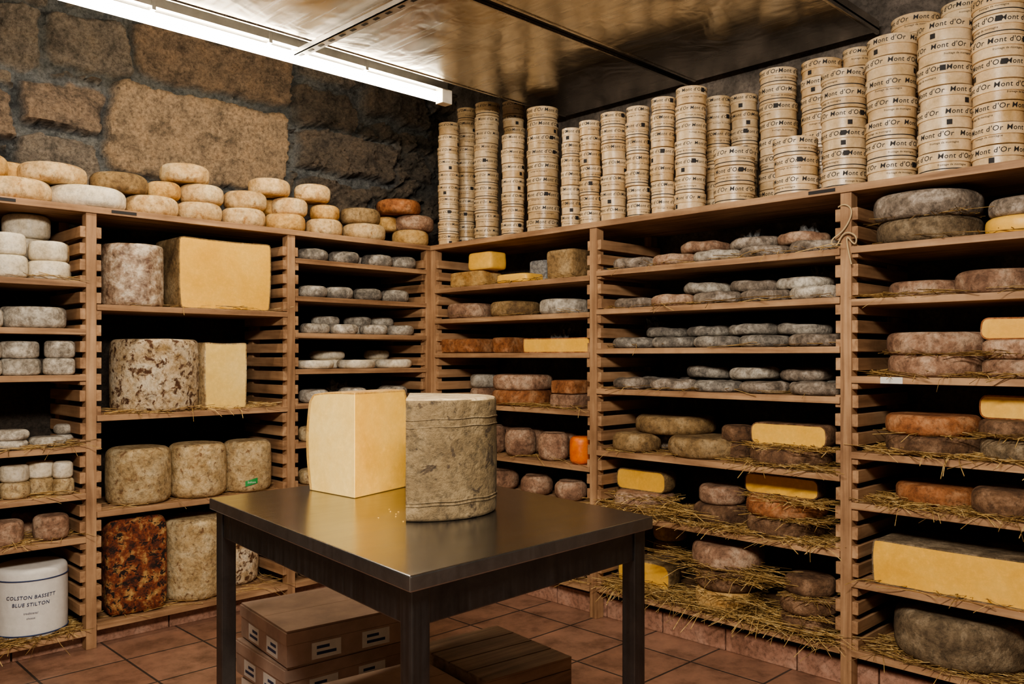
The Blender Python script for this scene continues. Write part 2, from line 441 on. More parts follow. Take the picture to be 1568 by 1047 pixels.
def skirting(bank, a0, a1, name):
    pcs = []; a = a0
    while a < a1 - .02:
        b = min(a + .305, a1)
        if bank == 'L': pcs.append(box(a, b - .006, A + .055, A + .075, 0, .088))
        else: pcs.append(box(B + .055, B + .075, a, b - .006, 0, .088))
        a += .305
    make(name, pcs, [M['tcap']], smooth=False, bevel=.003)
skirting('L', .0, B + .05, 'baseboard_back'); skirting('R', -.3, A + .05, 'baseboard_right')

# stainless steel
def steel(name, col, rough, axis, amp=.25, wav=.3, low=.82, streak=.25):
    m, nt, b = nodes(name)
    s = [60, 60, 60]; s[axis] = 1.5
    v = coords(nt, tuple(s)); n = noise_n(nt, v, 1, 5, .6)
    v2 = coords(nt); n2 = noise_n(nt, v2, 3.2, 3, .5, .8)
    r = ramp(nt, [(.3, (rough * (1 - streak),) * 3), (.7, (rough * (1 + streak),) * 3)]); nt.links.new(n.outputs[0], r.inputs[0])
    nt.links.new(r.outputs[0], b.inputs['Roughness'])
    n6 = noise_n(nt, v2, 7, 7, .7, .6)
    r2 = ramp(nt, [(.35, tuple(c * low for c in col)), (.6, col)]); nt.links.new(n6.outputs[0], r2.inputs[0])
    nt.links.new(r2.outputs[0], b.inputs['Base Color']); b.inputs['Metallic'].default_value = 1
    b1 = nt.nodes.new('ShaderNodeBump'); b1.inputs['Strength'].default_value = wav; b1.inputs['Distance'].default_value = .03
    nt.links.new(n2.outputs[0], b1.inputs['Height'])
    if amp:
        b2 = nt.nodes.new('ShaderNodeBump'); b2.inputs['Strength'].default_value = amp; b2.inputs['Distance'].default_value = .0006
        nt.links.new(n.outputs[0], b2.inputs['Height']); nt.links.new(b1.outputs[0], b2.inputs['Normal']); nt.links.new(b2.outputs[0], b.inputs['Normal'])
    else: nt.links.new(b1.outputs[0], b.inputs['Normal'])
    return m
M['panel'] = steel('brushed_panel', (.54, .505, .46), .24, 1, .15, .35)
M['galv'] = steel('galvanised', (.70, .69, .67), .35, 0, .2, .1)
M['darkmetal'] = plain('dark_metal', (.02, .02, .02), .5)
pz = H + 1.27
for (ya, yb) in ((2.245, 3.02), (1.365, 2.215)):
    make('stainless_ceiling_panel', [box(.25, 3.35, ya, yb, pz, pz + .012), box(.25, 3.35, ya, ya + .012, pz - .012, pz + .04), box(.25, 3.35, yb - .012, yb, pz - .004, pz + .05)],
         [M['panel']], smooth=False, bevel=.002)
make('panel_seam_bar', [box(.25, 3.35, 2.213, 2.247, pz + .004, pz + .03)], [M['darkmetal']], smooth=False)
pcs = [box(1.80, 1.84, 1.4, 3.2, pz - .036, pz - .032), box(1.80, 1.804, 1.4, 3.2, pz - .036, pz - .013)]
yy = 1.5
while yy < 3.15:
    pcs.append(box(1.813, 1.827, yy, yy + .03, pz - .0368, pz - .0318, 1)); yy += .075
make('galvanised_strut', pcs, [M['galv'], M['darkmetal']], smooth=False)
make('hanger_rod', [box(1.815, 1.825, 3.16, 3.17, pz - .03, 2.9), box(1.815, 1.825, 1.38, 1.39, pz - .03, 2.9)], [M['galv']], smooth=False)

# ------------------------------------------------------------------ fluorescent lights
def fixture(name, x0, x1, y, z, strength, warm=(1, .86, .64)):
    em = bpy.data.materials.new('tube_glow'); em.use_nodes = True
    b = em.node_tree.nodes['Principled BSDF']
    b.inputs['Base Color'].default_value = (.9, .85, .7, 1); b.inputs['Emission Color'].default_value = (*warm, 1); b.inputs['Emission Strength'].default_value = strength
    root = bpy.data.objects.new(name, None); scene.collection.objects.link(root); root.location = ((x0 + x1) / 2, y, z)
    L = x1 - x0
    tube = lathe([(.012, 0), (.024, .003), (.024, L - .1), (.012, L - .097)], 20)
    t2 = ([(p[2] - L / 2 + .05, p[0], p[1]) for p in tube[0]], tube[1], tube[2])
    make('tube', [t2], [em], parent=root)
    pcs = [box(-L / 2, L / 2, -.03, .03, .034, .075)]
    for s in (-1, 1): pcs.append(box(s * L / 2 - .03, s * L / 2 + .03, -.026, .026, -.027, .04, 1))
    n = int(L / .55)
    for i in range(1, n + 1):
        xx = -L / 2 + L * i / (n + 1); pcs.append(box(xx - .008, xx + .008, -.034, .034, .02, .085))
        pcs.append(box(xx - .004, xx + .004, .034, .04, -.01, .1))
    make('batten', pcs, [M['galv'], plain('endcap', (.75, .70, .6), .5)], parent=root, smooth=False, bevel=.002)
    return root
fixture('fluorescent_lamp', .30, 2.62, 3.14, H + 1.235, 40)
def area(name, loc, rot, sx, sy, power, col=(1, .90, .77)):
    l = bpy.data.lights.new(name, 'AREA'); l.shape = 'RECTANGLE'; l.size = sx; l.size_y = sy; l.energy = power; l.color = col
    o = bpy.data.objects.new(name, l); scene.collection.objects.link(o); o.location = loc; o.rotation_euler = rot; return o
area('room_lamp', (.25, .55, H + 1.14), (math.radians(52), 0, math.radians(-42)), 1.0, .16, 106)

# ------------------------------------------------------------------ camera
cam = bpy.data.cameras.new('camera'); co = bpy.data.objects.new('camera', cam); scene.collection.objects.link(co)
co.location = (0, 0, H); co.rotation_euler = (math.radians(90), 0, -math.asin(.7))
cam.sensor_width = 36; cam.lens = F / 1568 * 36; cam.shift_y = 21.7 / 1568; cam.clip_start = .05
scene.camera = co
w = bpy.data.worlds.new('world'); scene.world = w; w.use_nodes = True
w.node_tree.nodes['Background'].inputs[0].default_value = (1, .92, .82, 1); w.node_tree.nodes['Background'].inputs[1].default_value = .03

# ------------------------------------------------------------------ table
def c2w(X, Y): return (CA * X + SA * Y, -SA * X + CA * Y)
T = .36
tn, tl, tr = c2w(-.1667, 1.389), c2w(-.7698, 2.157), c2w(.3176, 1.910)
tf = (tl[0] + tr[0] - tn[0], tl[1] + tr[1] - tn[1])
M['steeltop'] = steel('table_steel', (.40, .405, .42), .23, 0, 0, .01, low=.88, streak=.08)
M['lip'] = steel('table_edge_steel', (.42, .425, .44), .33, 2, 0, .01, low=.7, streak=.1)
M['frame'] = steel('table_frame_steel', (.17, .172, .18), .38, 2, .1, .02, low=.7)
def prism(quad, z0, z1, m=0):
    v = [(q[0], q[1], z0) for q in quad] + [(q[0], q[1], z1) for q in quad]
    return v, [(3, 2, 1, 0), (4, 5, 6, 7), (0, 1, 5, 4), (1, 2, 6, 5), (2, 3, 7, 6), (3, 0, 4, 7)], [m] * 6
quad = [Vector(q) for q in (tn, tr, tf, tl)]
e1 = (quad[1] - quad[0]).normalized(); e2 = (quad[3] - quad[0]).normalized()
TZ = H - T
top_ = prism(quad, TZ - .028, TZ, 2); top_[2][1] = 0
pcs = [top_]
def par(o, a, b, c, d, z0, z1, m=1):
    return prism([o + e1 * a + e2 * c, o + e1 * b + e2 * c, o + e1 * b + e2 * d, o + e1 * a + e2 * d], z0, z1, m)
w1 = (quad[1] - quad[0]).length; w2 = (quad[3] - quad[0]).length; o = quad[0]
i_ = .018; lg = .04
pcs += [par(o, i_, w1 - i_, i_, i_ + .02, TZ - .095, TZ - .0285), par(o, i_, w1 - i_, w2 - i_ - .02, w2 - i_, TZ - .095, TZ - .0285),
        par(o, i_, i_ + .02, i_, w2 - i_, TZ - .095, TZ - .0285), par(o, w1 - i_ - .02, w1 - i_, i_, w2 - i_, TZ - .095, TZ - .0285)]
for a in (i_ - .004, w1 - i_ - lg + .004):
    for b in (i_ - .004, w2 - i_ - lg + .004):
        pcs.append(par(o, a, a + lg, b, b + lg, .01, TZ - .0285)); pcs.append(par(o, a + .003, a + lg - .003, b + .003, b + lg - .003, 0, .012))
make('steel_work_table', pcs, [M['steeltop'], M['frame'], M['lip']], smooth=False, bevel=.003)

def on_table(px, py):
    Y = T * F / (py - 545); return c2w((px - 784) / F * Y, Y)
p0 = Vector(on_table(543, 763)); pL = Vector(on_table(474, 750)); pR = Vector(on_table(622, 745)); pB = pL + pR - p0
def chunk():
    n = 18; V = []; Fc = []; Mi = []
    def P(a, b, t):
        q = p0 + (pR - p0) * a + (pL - p0) * b
        bl_ = math.sin(math.pi * min(1, max(0, t)))
        out = (pL - p0).normalized() * .018 * bl_ * b + (pR - p0).normalized() * .012 * bl_ * a
        inn = -(pL - p0).normalized() * .02 * max(0, (t - .9) / .1) ** 2 * b - (pR - p0).normalized() * .008 * max(0, (t - .92) / .08) ** 2 * a
        q = q + out + inn
        z = TZ + .0005 + .268 * t - .010 * (b ** 3) * t
        return (q[0], q[1], z)
    def grid(fn, m, edge=None):
        o_ = len(V)
        for i in range(n + 1):
            for j in range(n + 1):
                s_ = i / n
                if edge: s_ = min(1, (i / (n - 1)) * (1 - edge)) if i < n else 1.0
                tt = j / n
                if edge: tt = (j / (n - 1)) * .978 if j < n else 1.0
                V.append(fn(s_, tt))
        for i in range(n):
            for j in range(n):
                k = o_ + i * (n + 1) + j; Fc.append((k, k + 1, k + n + 2, k + n + 1)); Mi.append(2 if (edge and (i == n - 1 or j == n - 1)) else m)
    grid(lambda s, t: P(s, 0, t), 0, .04); grid(lambda s, t: P(0, s, t), 1, .06)  # left cut face gets the paler paste: light from the left painted in
    grid(lambda s, t: P(1, s, t), 2, .06); grid(lambda s, t: P(s, 1, t), 2, .04)
    def gs(s, e): return min(1, s * n / (n - 1) * (1 - e)) if s < 1 else 1.0
    grid(lambda s, t: P(gs(s, .04), gs(t, .06), 1), 3); grid(lambda s, t: P(gs(s, .04), gs(t, .06), 0), 0)
    bm = bmesh.new(); vs = [bm.verts.new(v) for v in V]
    for f, mi in zip(Fc, Mi):
        fa = bm.faces.new([vs[i] for i in f]); fa.material_index = mi
    bmesh.ops.remove_doubles(bm, verts=bm.verts[:], dist=1e-5); bmesh.ops.recalc_face_normals(bm, faces=bm.faces[:])
    bm.verts.index_update()
    out = ([tuple(x.co) for x in bm.verts], [tuple(x.index for x in f.verts) for f in bm.faces], [f.material_index for f in bm.faces]); bm.free(); return out
M['rimgold'] = rind('rind_rim_gold', (.44, .24, .06), (.56, .33, .09), (.64, .42, .15), 9, speck=.8)
make('hard_cheese_block', [chunk()], [M['yellow'], M['pale'], M['rimgold'], M['gold']], bevel=.002)
# half of a tall blue-cheese drum, its cut side turned away to the left
c = Vector(c2w(-.200, 2.0))
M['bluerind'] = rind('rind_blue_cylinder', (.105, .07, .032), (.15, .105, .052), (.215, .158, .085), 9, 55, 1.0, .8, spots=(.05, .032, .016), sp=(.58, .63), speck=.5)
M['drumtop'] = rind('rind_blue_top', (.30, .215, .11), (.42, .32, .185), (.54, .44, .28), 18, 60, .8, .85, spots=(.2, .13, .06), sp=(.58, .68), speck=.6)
pc = wheel(.163, .266, .008, .07, .008, 110)
nf_ = []
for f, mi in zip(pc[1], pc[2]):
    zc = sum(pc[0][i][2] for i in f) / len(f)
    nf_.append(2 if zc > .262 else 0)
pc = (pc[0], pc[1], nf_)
ray = Vector(c2w(-.1235, 1.0)).normalized(); lft = Vector((-ray[1], ray[0])); dirc = (lft + ray * .03).normalized()
pc = cutp(pc, (dirc[0], dirc[1]), .045, 1, rim=.004)
def ring(r, z, t, m=0):
    V = []; Fc = []; n = 90; k = 6
    for i in range(n):
        a = 2 * math.pi * i / n; zz = z + .0015 * math.sin(3 * a) + .001 * math.sin(11 * a)
        for j in range(k):
            b = 2 * math.pi * j / k; V.append(((r + t * math.cos(b)) * math.cos(a), (r + t * math.cos(b)) * math.sin(a), zz + t * math.sin(b)))
    for i in range(n):
        for j in range(k):
            Fc.append((i * k + j, i * k + (j + 1) % k, ((i + 1) % n) * k + (j + 1) % k, ((i + 1) % n) * k + j))
    return V, Fc, [m] * len(Fc)
rings = [cutp(ring(.1638, zz, .0018), (dirc[0], dirc[1]), .0452, 0) for zz in (.036, .043, .205, .222)]
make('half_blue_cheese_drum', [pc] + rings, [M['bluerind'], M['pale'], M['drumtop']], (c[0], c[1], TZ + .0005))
pcs = []
for k in range(7):
    q = on_table(random.gauss(598, 10), random.gauss(790, 8))
    pcs.append(xf(rblock(.002 + R() * .003, .003, .0015, 4, 1), (q[0], q[1], TZ), R() * 3))
make('cheese_crumbs', pcs, [M['yellow']])

# ------------------------------------------------------------------ stacks of round wooden boxes on top
def boxstack(px, w, ytop, d, txt="Mont d'Or"):
    x, y, Y = rp(px, d); r = w * Y / F / 2
    ztop = H + (545 - ytop) * Y / F; z = H + TOP
    tot = ztop - z
    bh = .071
    n = max(1, round(tot / bh)); bh = tot / n
    r = min(r, .088)
    if x + r > WX - .02: x = WX - .02 - r
    ok = 0
    while not free(x, y, r, z, z + tot) and ok < 12:
        r *= .97; ok += 1
    occ.append((x, y, r, z, z + tot))
    pcs = []; fa = math.atan2(-y, -x); r0 = r
    for k in range(n):
        jx, jy = random.uniform(-.004, .004), random.uniform(-.004, .004)
        z0 = k * bh; r = r0 * random.uniform(.965, 1.0); rl = r * .95
        hl = random.choice((.44, .50, .5))
        base = lathe([(rl - .004, 0), (rl, .0015), (rl, bh * .7), (rl - .003, bh * .7)], 40, random.choice((0, 1)))
        lid = lathe([(r * .97, bh * hl), (r - .0005, bh * hl + .0003), (r, bh * hl + .001), (r, bh * .955), (r - .002, bh * .97), (r * .93, bh * .97), (r * .92, bh * .955), (r * .2, bh * .955)], 40, random.choice((0, 1, 1)))
        pcs.append(xf(base, (jx, jy, z0))); pcs.append(xf(lid, (jx, jy, z0)))
        a0 = fa + random.uniform(-.9, .9)
        ts = .024 if r0 > .07 else .019
        for aa in (-1.5, 0, 1.5):
            pcs.append(xf(wrap_text(txt, ts, r + .0006, bh * (hl + .97) / 2, a0 + aa, 2), (jx, jy, z0)))
        q_ = R()
        if q_ < .35:
            pcs.append(xf(lathe([(rl + .0008, bh * .16), (rl + .0009, bh * .165), (rl + .0009, bh * .20), (rl + .0008, bh * .205)], 40, 2), (jx, jy, z0)))
        if q_ < .7:
            pcs.append(xf(wrap_text("fromage de montagne", .0095, rl + .0006, bh * .36, a0 + R() - .5, 2), (jx, jy, z0)))
        else:
            pcs.append(xf(wrap_patch(.017, .017, rl + .0008, bh * .27, a0 + R() * 1.6 - .8, 2), (jx, jy, z0)))
        if R() < .3:
            pcs.append(xf(wrap_patch(.018, .018, r + .0009, bh * .74, a0 + .75, 2), (jx, jy, z0)))
    make('stack_of_round_cheese_boxes', pcs, [M['birch'], M['birch2'], M['print']], (x, y, z), 0)
for s in [(687, 33, 190, .10), (745, 38, 160, .10), (785, 36, 208, .08), (831, 50, 168, .12), (874, 31, 198, .10), (904, 33, 187, .08),
          (940, 40, 175, .09), (977, 37, 165, .08), (1015, 38, 152, .08), (1058, 48, 137, .09), (1125, 62, 230, .09), (1218, 68, 214, .09),
          (1292, 68, 112, .12), (1365, 75, 62, .11), (1447, 80, 40, .11), (1530, 82, 0, .11), (1640, 85, 0, .11),
          (714, 30, 168, .28), (787, 34, 158, .30), (1100, 38, 150, .28), (1139, 42, 148, .28), (1192, 58, 110, .27), (1258, 62, 97, .30),
          (1312, 52, 78, .33), (1402, 72, 30, .34), (1478, 66, 8, .34), (1560, 72, -20, .34)]:
    boxstack(*s)

# ------------------------------------------------------------------ cheeses on top of the left shelves
HL = .088
def row(level, lst, d):
    for (px, w_, kind) in lst:
        x, y, Y = lp(px, d); r = w_ * Y / F / 2
        y = min(y, WY - .10 - r) if level == 0 else min(y, WY - .09 - r)
        y = max(y, A + r - .05)
        h_ = HL * (1 if level == 0 else random.uniform(.86, 1.0))
        make('cheese_wheel', [wheel(r / 1.05, h_, .05, .6, .02)], [M[kind]], (x, y, H + TOP + level * HL + .0005), R() * 6)
row(0, [(-75, 100, 'cream'), (24, 98, 'cream'), (132, 112, 'white'), (231, 78, 'cream'), (304, 68, 'cream'), (372, 66, 'cream'), (436, 62, 'gold'), (496, 56, 'cream'), (557, 66, 'cream'), (628, 56, 'gold')], .13)
row(1, [(-40, 90, 'gold'), (80, 96, 'cream'), (182, 82, 'goldbrown'), (250, 50, 'gold'), (308, 66, 'cream'), (375, 64, 'cream'), (443, 54, 'cream'), (497, 44, 'gold'), (551, 62, 'goldbrown'), (634, 60, 'pink')], .15)
row(1, [(10, 60, 'gold'), (412, 44, 'gold'), (592, 36, 'gold')], .24)
row(2, [(282, 72, 'cream'), (412, 62, 'cream'), (478, 54, 'cream'), (610, 68, 'orange'), (-60, 76, 'gold')], .17)

# ------------------------------------------------------------------ left bay 1
q = dict(name='drum_cheese', rnd=.4)
pile('L', 12, .30, [(54, 35, 'white'), (52, 34, 'white')], **q); pile('L', 74, .30, [(58, 29, 'white'), (54, 30, 'white')], **q)
pile('L', 38, .30, [(62, 33, 'white'), (60, 33, 'white'), (66, 36, 'white')], d0=.22, **q); pile('L', 95, .30, [(50, 30, 'white'), (50, 30, 'cream')], d0=.24, **q)
pile('L', 50, .11, [(92, 32, 'greywhite')], **q); pile('L', -30, .11, [(60, 28, 'greywhite')], **q)
for p in (-30, 30, 90): pile('L', p, -.075, [(57, 26, 'greywhite'), (55, 26, 'greywhite')], **q)
pile('L', 60, -.075, [(50, 24, 'grey')], d0=.25, **q)
for p, it in ((12, 2), (62, 1), (98, 2)): pile('L', p, -.36, [(54, 15, 'greywhite')] * it, name='flat_cheese', rnd=.8)
for p in (-25, 12, 54, 97): pile('L', p, -.55, [(43, 25, 'tomme'), (41, 25, 'white')], **q)
for p in (8, 78): pile('L', p, -.725, [(50, 37, 'pink')], **q)
pile('L', 40, -.725, [(40, 34, 'pink')], d0=.25, **q)
z = H - 1.10; x, y, r, Y = locate('L', 47, 102, z, z + .28, None); occ.append((x, y, r, z, z + .28)); hh = 106 * Y / F
fa = math.atan2(-y, -x)
r -= .002
pcs = [setm(wheel(r, hh, .01, .15, .014, 60), 0)]
rt = r * 1.016
for zz in (.02, hh - .045): pcs.append(setm(lathe([(rt, zz), (rt + .0015, zz + .0005), (rt + .0015, zz + .004), (rt, zz + .0045)], 60), 1))
for s, sz, zz in (("COLSTON BASSETT", .019, hh * .62), ("BLUE STILTON", .019, hh * .52), ("traditional", .011, hh * .40), ("cheese", .010, hh * .33)):
    pcs.append(wrap_text(s, sz, rt + .003, zz, fa, 1))
make('paper_wrapped_cheese_drum', pcs, [M['paper'], M['navy']], (x, y, z))

# ------------------------------------------------------------------ left bay 2
pile('L', 203, .21, [(88, 94, 'stilton')], name='film_wrapped_cheese', rnd=.12, bulge=.01)
def slab(bank, px, w, h, zb, depth, rindm, name, front='yellow', bul=.02, d0=.02, rim=.005, taper=.03):
    """half wheel / large slab with a flat cut face to the room"""
    x, y, Y = pos(bank, px, d0); hh = h * Y / F; z = H + zb
    if bank == 'R': Wd = abs(rp(px - w / 2, d0)[1] - rp(px + w / 2, d0)[1])
    else: Wd = abs(lp(px - w / 2, d0)[0] - lp(px + w / 2, d0)[0])
    pc = rblock(Wd, depth * 2, hh, 26, 14, .004, pw=.8)
    v = []
    for a in pc[0]:
        tt = a[2] / hh; v.append((a[0] * (1 + bul * math.sin(math.pi * tt) - taper * (1 - tt)), a[1], a[2] * (1 - .02 * math.cos(a[0] / Wd * 3))))
    pc = cutp((v, pc[1], pc[2]), (0, -1), 0, rim=rim)
    rot = 0 if bank == 'L' else -math.pi / 2
    ob = make(name, [pc], [M[rindm], M[front]], (x, y, z), rot)
    if bank == 'L': occ.append((x, y + depth / 2, max(Wd, depth) / 2, z, z + hh))
    else: occ.append((x + depth / 2, y, max(Wd, depth) / 2, z, z + hh))
    return ob
slab('L', 347, 140, 107, .21, .28, 'goldbrown', 'hard_cheese_slab', d0=.03)
pile('L', 237, -.24, [(144, 108, 'mottled')], name='large_drum_cheese', rnd=.15, bulge=.02)
slab('L', 346, 64, 102, -.24, .2, 'tomme', 'cut_drum_cheese', front='pale', d0=.04)
pile('L', 212, -.63, [(94, 84, 'tomme')], name='drum_cheese', rnd=.25)
pile('L', 302, -.63, [(86, 80, 'tomme')], name='drum_cheese', rnd=.25)
x, y, z, r, Y = pile('L', 388, -.63, [(82, 76, 'tomme')], name='drum_cheese', rnd=.25)
fa = math.atan2(-y, -x)
V = []; rl = r * 1.03
for i in range(9):
    a = fa + (i - 1) * .06; V += [(rl * math.cos(a), rl * math.sin(a), .03 + i * .0018), (rl * math.cos(a), rl * math.sin(a), .055 + i * .0018)]
make('cheese_label', [(V, [(2 * i, 2 * i + 2, 2 * i + 3, 2 * i + 1) for i in range(8)], [0] * 8), wrap_text("Stilton", .013, rl + .001, .049, fa + .18, 1)], [M['green'], M['paper']], (x, y, H - .63))
x, y, Y = lp(203, .11)
make('pepper_crusted_cheese_block', [rblock(88 * Y / F, .19, 145 * Y / F, 8, 12, .012)], [M['pepper']], (x, y, H - 1.085), math.radians(-6)); occ.append((x, y, .12, H - 1.085, H - .7))
pile('L', 296, -1.085, [(94, 122, 'tomme')], name='large_drum_cheese', rnd=.2)
pile('L', 366, -1.085, [(76, 104, 'mottled')], name='large_drum_cheese', rnd=.2, d0=.22)

# ------------------------------------------------------------------ left bay 3
q = dict(name='small_ash_cheese', rnd=.75, amp=.05)
for p in (477, 526, 577, 625): pile('L', p, .47, [(48, 18, 'greyblue')], **q)
for p in (500, 555, 605): pile('L', p, .47, [(46, 18, 'grey')], d0=.24, **q)
for p in (478, 518, 562, 604): pile('L', p, .289, [(44, 18, 'greyblue')], **q)
for p in (500, 545, 590): pile('L', p, .289, [(42, 18, 'grey')], d0=.24, **q)
for p in (482, 526, 572, 616): pile('L', p, .112, [(44, 15, 'greywhite')], **q)
for p in (498, 545, 590): pile('L', p, .112, [(44, 14, 'greywhite'), (42, 14, 'greywhite')], d0=.25, **q)
for p in (482, 545, 612): pile('L', p, -.063, [(58, 13, 'white')], **q)
for p in (512, 582): pile('L', p, -.063, [(54, 13, 'white'), (56, 13, 'white')], d0=.24, **q)
for p in (480, 540, 600): pile('L', p, -.23, [(46, 20, 'greywhite')], **q)
for zb in (-.42, -.63, -.85, -1.085):
    for p in (480, 535, 590, 635): pile('L', p, zb, [(46, 22, 'tomme')], name='small_cheese', rnd=.5)
for p in (515, 620):
    x, y, Y = lp(p, .3); make('crumpled_plastic_wrap', [crumple(.14, .08, .08)], [M['plastic']], (x, y, H - .229), R())

# ------------------------------------------------------------------ right bank
def blk(px, w, h, zb, depth, kind, d0=.03, name='cheese_block', rot=0, p=10, lift=0):
    x, y, Y = rp(px, d0 + depth / 2); z = H + zb + lift; Wd = w * Y / F * 1.0
    make(name, [rblock(Wd, depth, h * Y / F, p, 8, .012)], [M[kind]], (x, y, z), -math.pi / 2 + rot)
    occ.append((x, y, max(Wd, depth) * .45, z, z + h * Y / F)); return z + h * Y / F - H
zt = blk(729, 74, 24, .365, .16, 'gold'); blk(746, 52, 27, zt, .12, 'yellow')
blk(797, 68, 15, .365, .15, 'yellow', name='cheese_wedge', p=6); blk(833, 36, 36, .365, .10, 'plastic', .15, name='film_wrapped_cheese')
blk(873, 56, 46, .365, .16, 'goldbrown', .05)
for p, k in ((716, 'pink'), (789, 'goldbrown'), (864, 'greywhite')): pile('R', p, .2, [(76, 23, k)], rnd=.5)
blk(717, 80, 22, .016, .2, 'orange'); blk(783, 34, 24, .016, .18, 'orange', .1); slab('R', 850, 100, 23, .016, .16, 'orange', 'cut_cheese_slab', d0=.02, taper=0)
x, y, Y = rp(868, .3)
make('crumpled_plastic_wrap', [crumple(.16, .12, .10)], [M['plastic']], (x, y, H + .017))
pile('R', 742, -.248, [(44, 22, 'pink'), (42, 20, 'greywhite')], d0=.2); pile('R', 800, -.248, [(94, 23, 'orange'), (92, 23, 'pink')], rnd=.5)
zt = blk(877, 48, 22, -.248, .18, 'pink'); blk(877, 46, 21, zt, .17, 'orange')
q = dict(name='ball_cheese', rnd=.95, bulge=.06, amp=.03)
for p in (775, 822, 868): pile('R', p, -.50, [(44, 36, 'pink')], d0=.25, **q)
for p, k in ((752, 'pink'), (797, 'pink'), (848, 'pink'), (889, 'redorange')): pile('R', p, -.50, [(48 if p < 880 else 34, 42, k)], **q)
for p in (770, 822, 874): pile('R', p, -.68, [(50, 30, 'pink')], **q)
for p in (790, 845): pile('R', p, -.86, [(50, 28, 'pink')], **q)
pile('R', 880, -1.04, [(46, 32, 'mottled')], **q); pile('R', 820, -1.04, [(50, 32, 'pink')], **q)
# bay 2: grey flat cheeses, leaning on one another
def leaning(zb, kinds, h, n, seed):
    rs = random.Random(seed)
    lo, hi = RY[1] + .05, RY[2] - .05
    rad = (hi - lo) / n / 2
    for i in range(n):
        yc = hi - rad * (2 * i + 1)
        for (xc, lv) in ((B + rad + .005, 0), (B + rad * 3 - .005 if rad * 4 < .44 else B + .44 - rad, 0)):
            k = rs.choice(kinds); rr = rad * rs.uniform(.90, .98); hh = h * rs.uniform(.9, 1.1)
            make('flat_grey_cheese', [wheel(rr, hh, .03, .8, .05, lump=.04)], [M[k]], (xc, yc + rs.uniform(-.004, .004), H + zb + .0005), rs.random() * 6)
    for i in range(n - 1):
        if rs.random() < .9:
            yc = hi - rad * (2 * i + 2) + rs.uniform(-.01, .01); k = rs.choice(kinds); rr = rad * rs.uniform(.92, .99)
            make('flat_grey_cheese', [wheel(rr, h, .03, .8, .05, lump=.04)], [M[k]], (B + rad * 2 + rs.uniform(-.02, .02), yc, H + zb + h * 1.12), rs.random() * 6, tilt=(rs.uniform(-.05, .05), rs.uniform(-.02, .07)))
leaning(.382, ['greywhite', 'grey', 'grey', 'pink'], .046, 5, 1)
leaning(.21, ['grey', 'grey', 'greywhite', 'pink'], .046, 5, 2)
leaning(.035, ['greyblue', 'greyblue', 'grey'], .042, 5, 13)
leaning(-.145, ['greyblue', 'grey', 'greyblue', 'greywhite'], .046, 5, 4)
for (p, zb) in ((1240, .44), (1262, .265), (1010, .085), (1150, .44)):
    x, y, Y = rp(p, .36); make('crumpled_plastic_wrap', [crumple(.15, .08, .08)], [M['plastic']], (x, y, H + zb), R())
# lower right bay 2
pile('R', 965, -.42, [(94, 28, 'goldbrown')], rnd=.6)
pile('R', 1085, -.42, [(122, 30, 'goldbrown')], rnd=.6)
pile('R', 1212, -.42, [(124, 28, 'brown'), (128, 34, 'brown', 'half')])
x, y, Y = rp(1035, .26)
make('cheese_wheel', [wheel(60 * Y / F, .078, .03, .6, .02)], [M['goldbrown']], (x, y, H - .42 + .078), .5)
pile('R', 1035, -.42, [(110, 27, 'grey')], rnd=.6, d0=.32)
pile('R', 1130, -.42, [(90, 26, 'brown'), (100, 26, 'brown')], d0=.32)
pile('R', 982, -.69, [(100, 32, 'pink'), (100, 32, 'goldbrown', 'half')])
pile('R', 1105, -.69, [(84, 30, 'brown'), (70, 28, 'pink')], d0=.16)
pile('R', 1205, -.69, [(120, 29, 'brown'), (122, 28, 'orange'), (126, 31, 'brown', 'half')])
pile('R', 982, -1.03, [(106, 42, 'goldbrown', 'half')])
x, y, z, r, Y = pile('R', 1115, -1.03, [(98, 32, 'gold'), (98, 32, 'brown'), (108, 36, 'pink')])
pile('R', 1035, -1.03, [(90, 28, 'brown'), (90, 30, 'pink'), (90, 28, 'gold')], d0=.32)
pile('R', 1240, -1.03, [(86, 28, 'brown'), (86, 28, 'brown'), (76, 27, 'brown')])
# bay 3
pile('R', 1413, .385, [(178, 36, 'crust'), (184, 39, 'grey')], rnd=.5, name='large_cheese_wheel')
pile('R', 1568, .385, [(104, 28, 'yellow'), (100, 28, 'grey')], d0=.14)
pile('R', 1420, .2, [(108, 26, 'pink')], d0=.2); pile('R', 1530, .2, [(122, 36, 'pink')])
pile('R', 1435, -.07, [(138, 33, 'pink'), (142, 34, 'pink')], rnd=.5)
pile('R', 1555, -.07, [(116, 29, 'pink'), (118, 30, 'pink'), (122, 34, 'orange', 'half')])
pile('R', 1430, -.335, [(136, 30, 'brown'), (134, 30, 'orange')], rnd=.5)
pile('R', 1560, -.335, [(122, 34, 'crust'), (122, 28, 'brown'), (124, 37, 'orange', 'half')])
pile('R', 1440, -.512, [(126, 32, 'orange')], d0=.2); pile('R', 1545, -.512, [(118, 42, 'brown')])
slab('R', 1455, 250, 72, -.785, .32, 'crust', 'large_cut_cheese_slab', d0=.02, taper=0)
pile('R', 1475, -1.03, [(235, 74, 'crust')], rnd=.5, name='large_cheese_wheel')

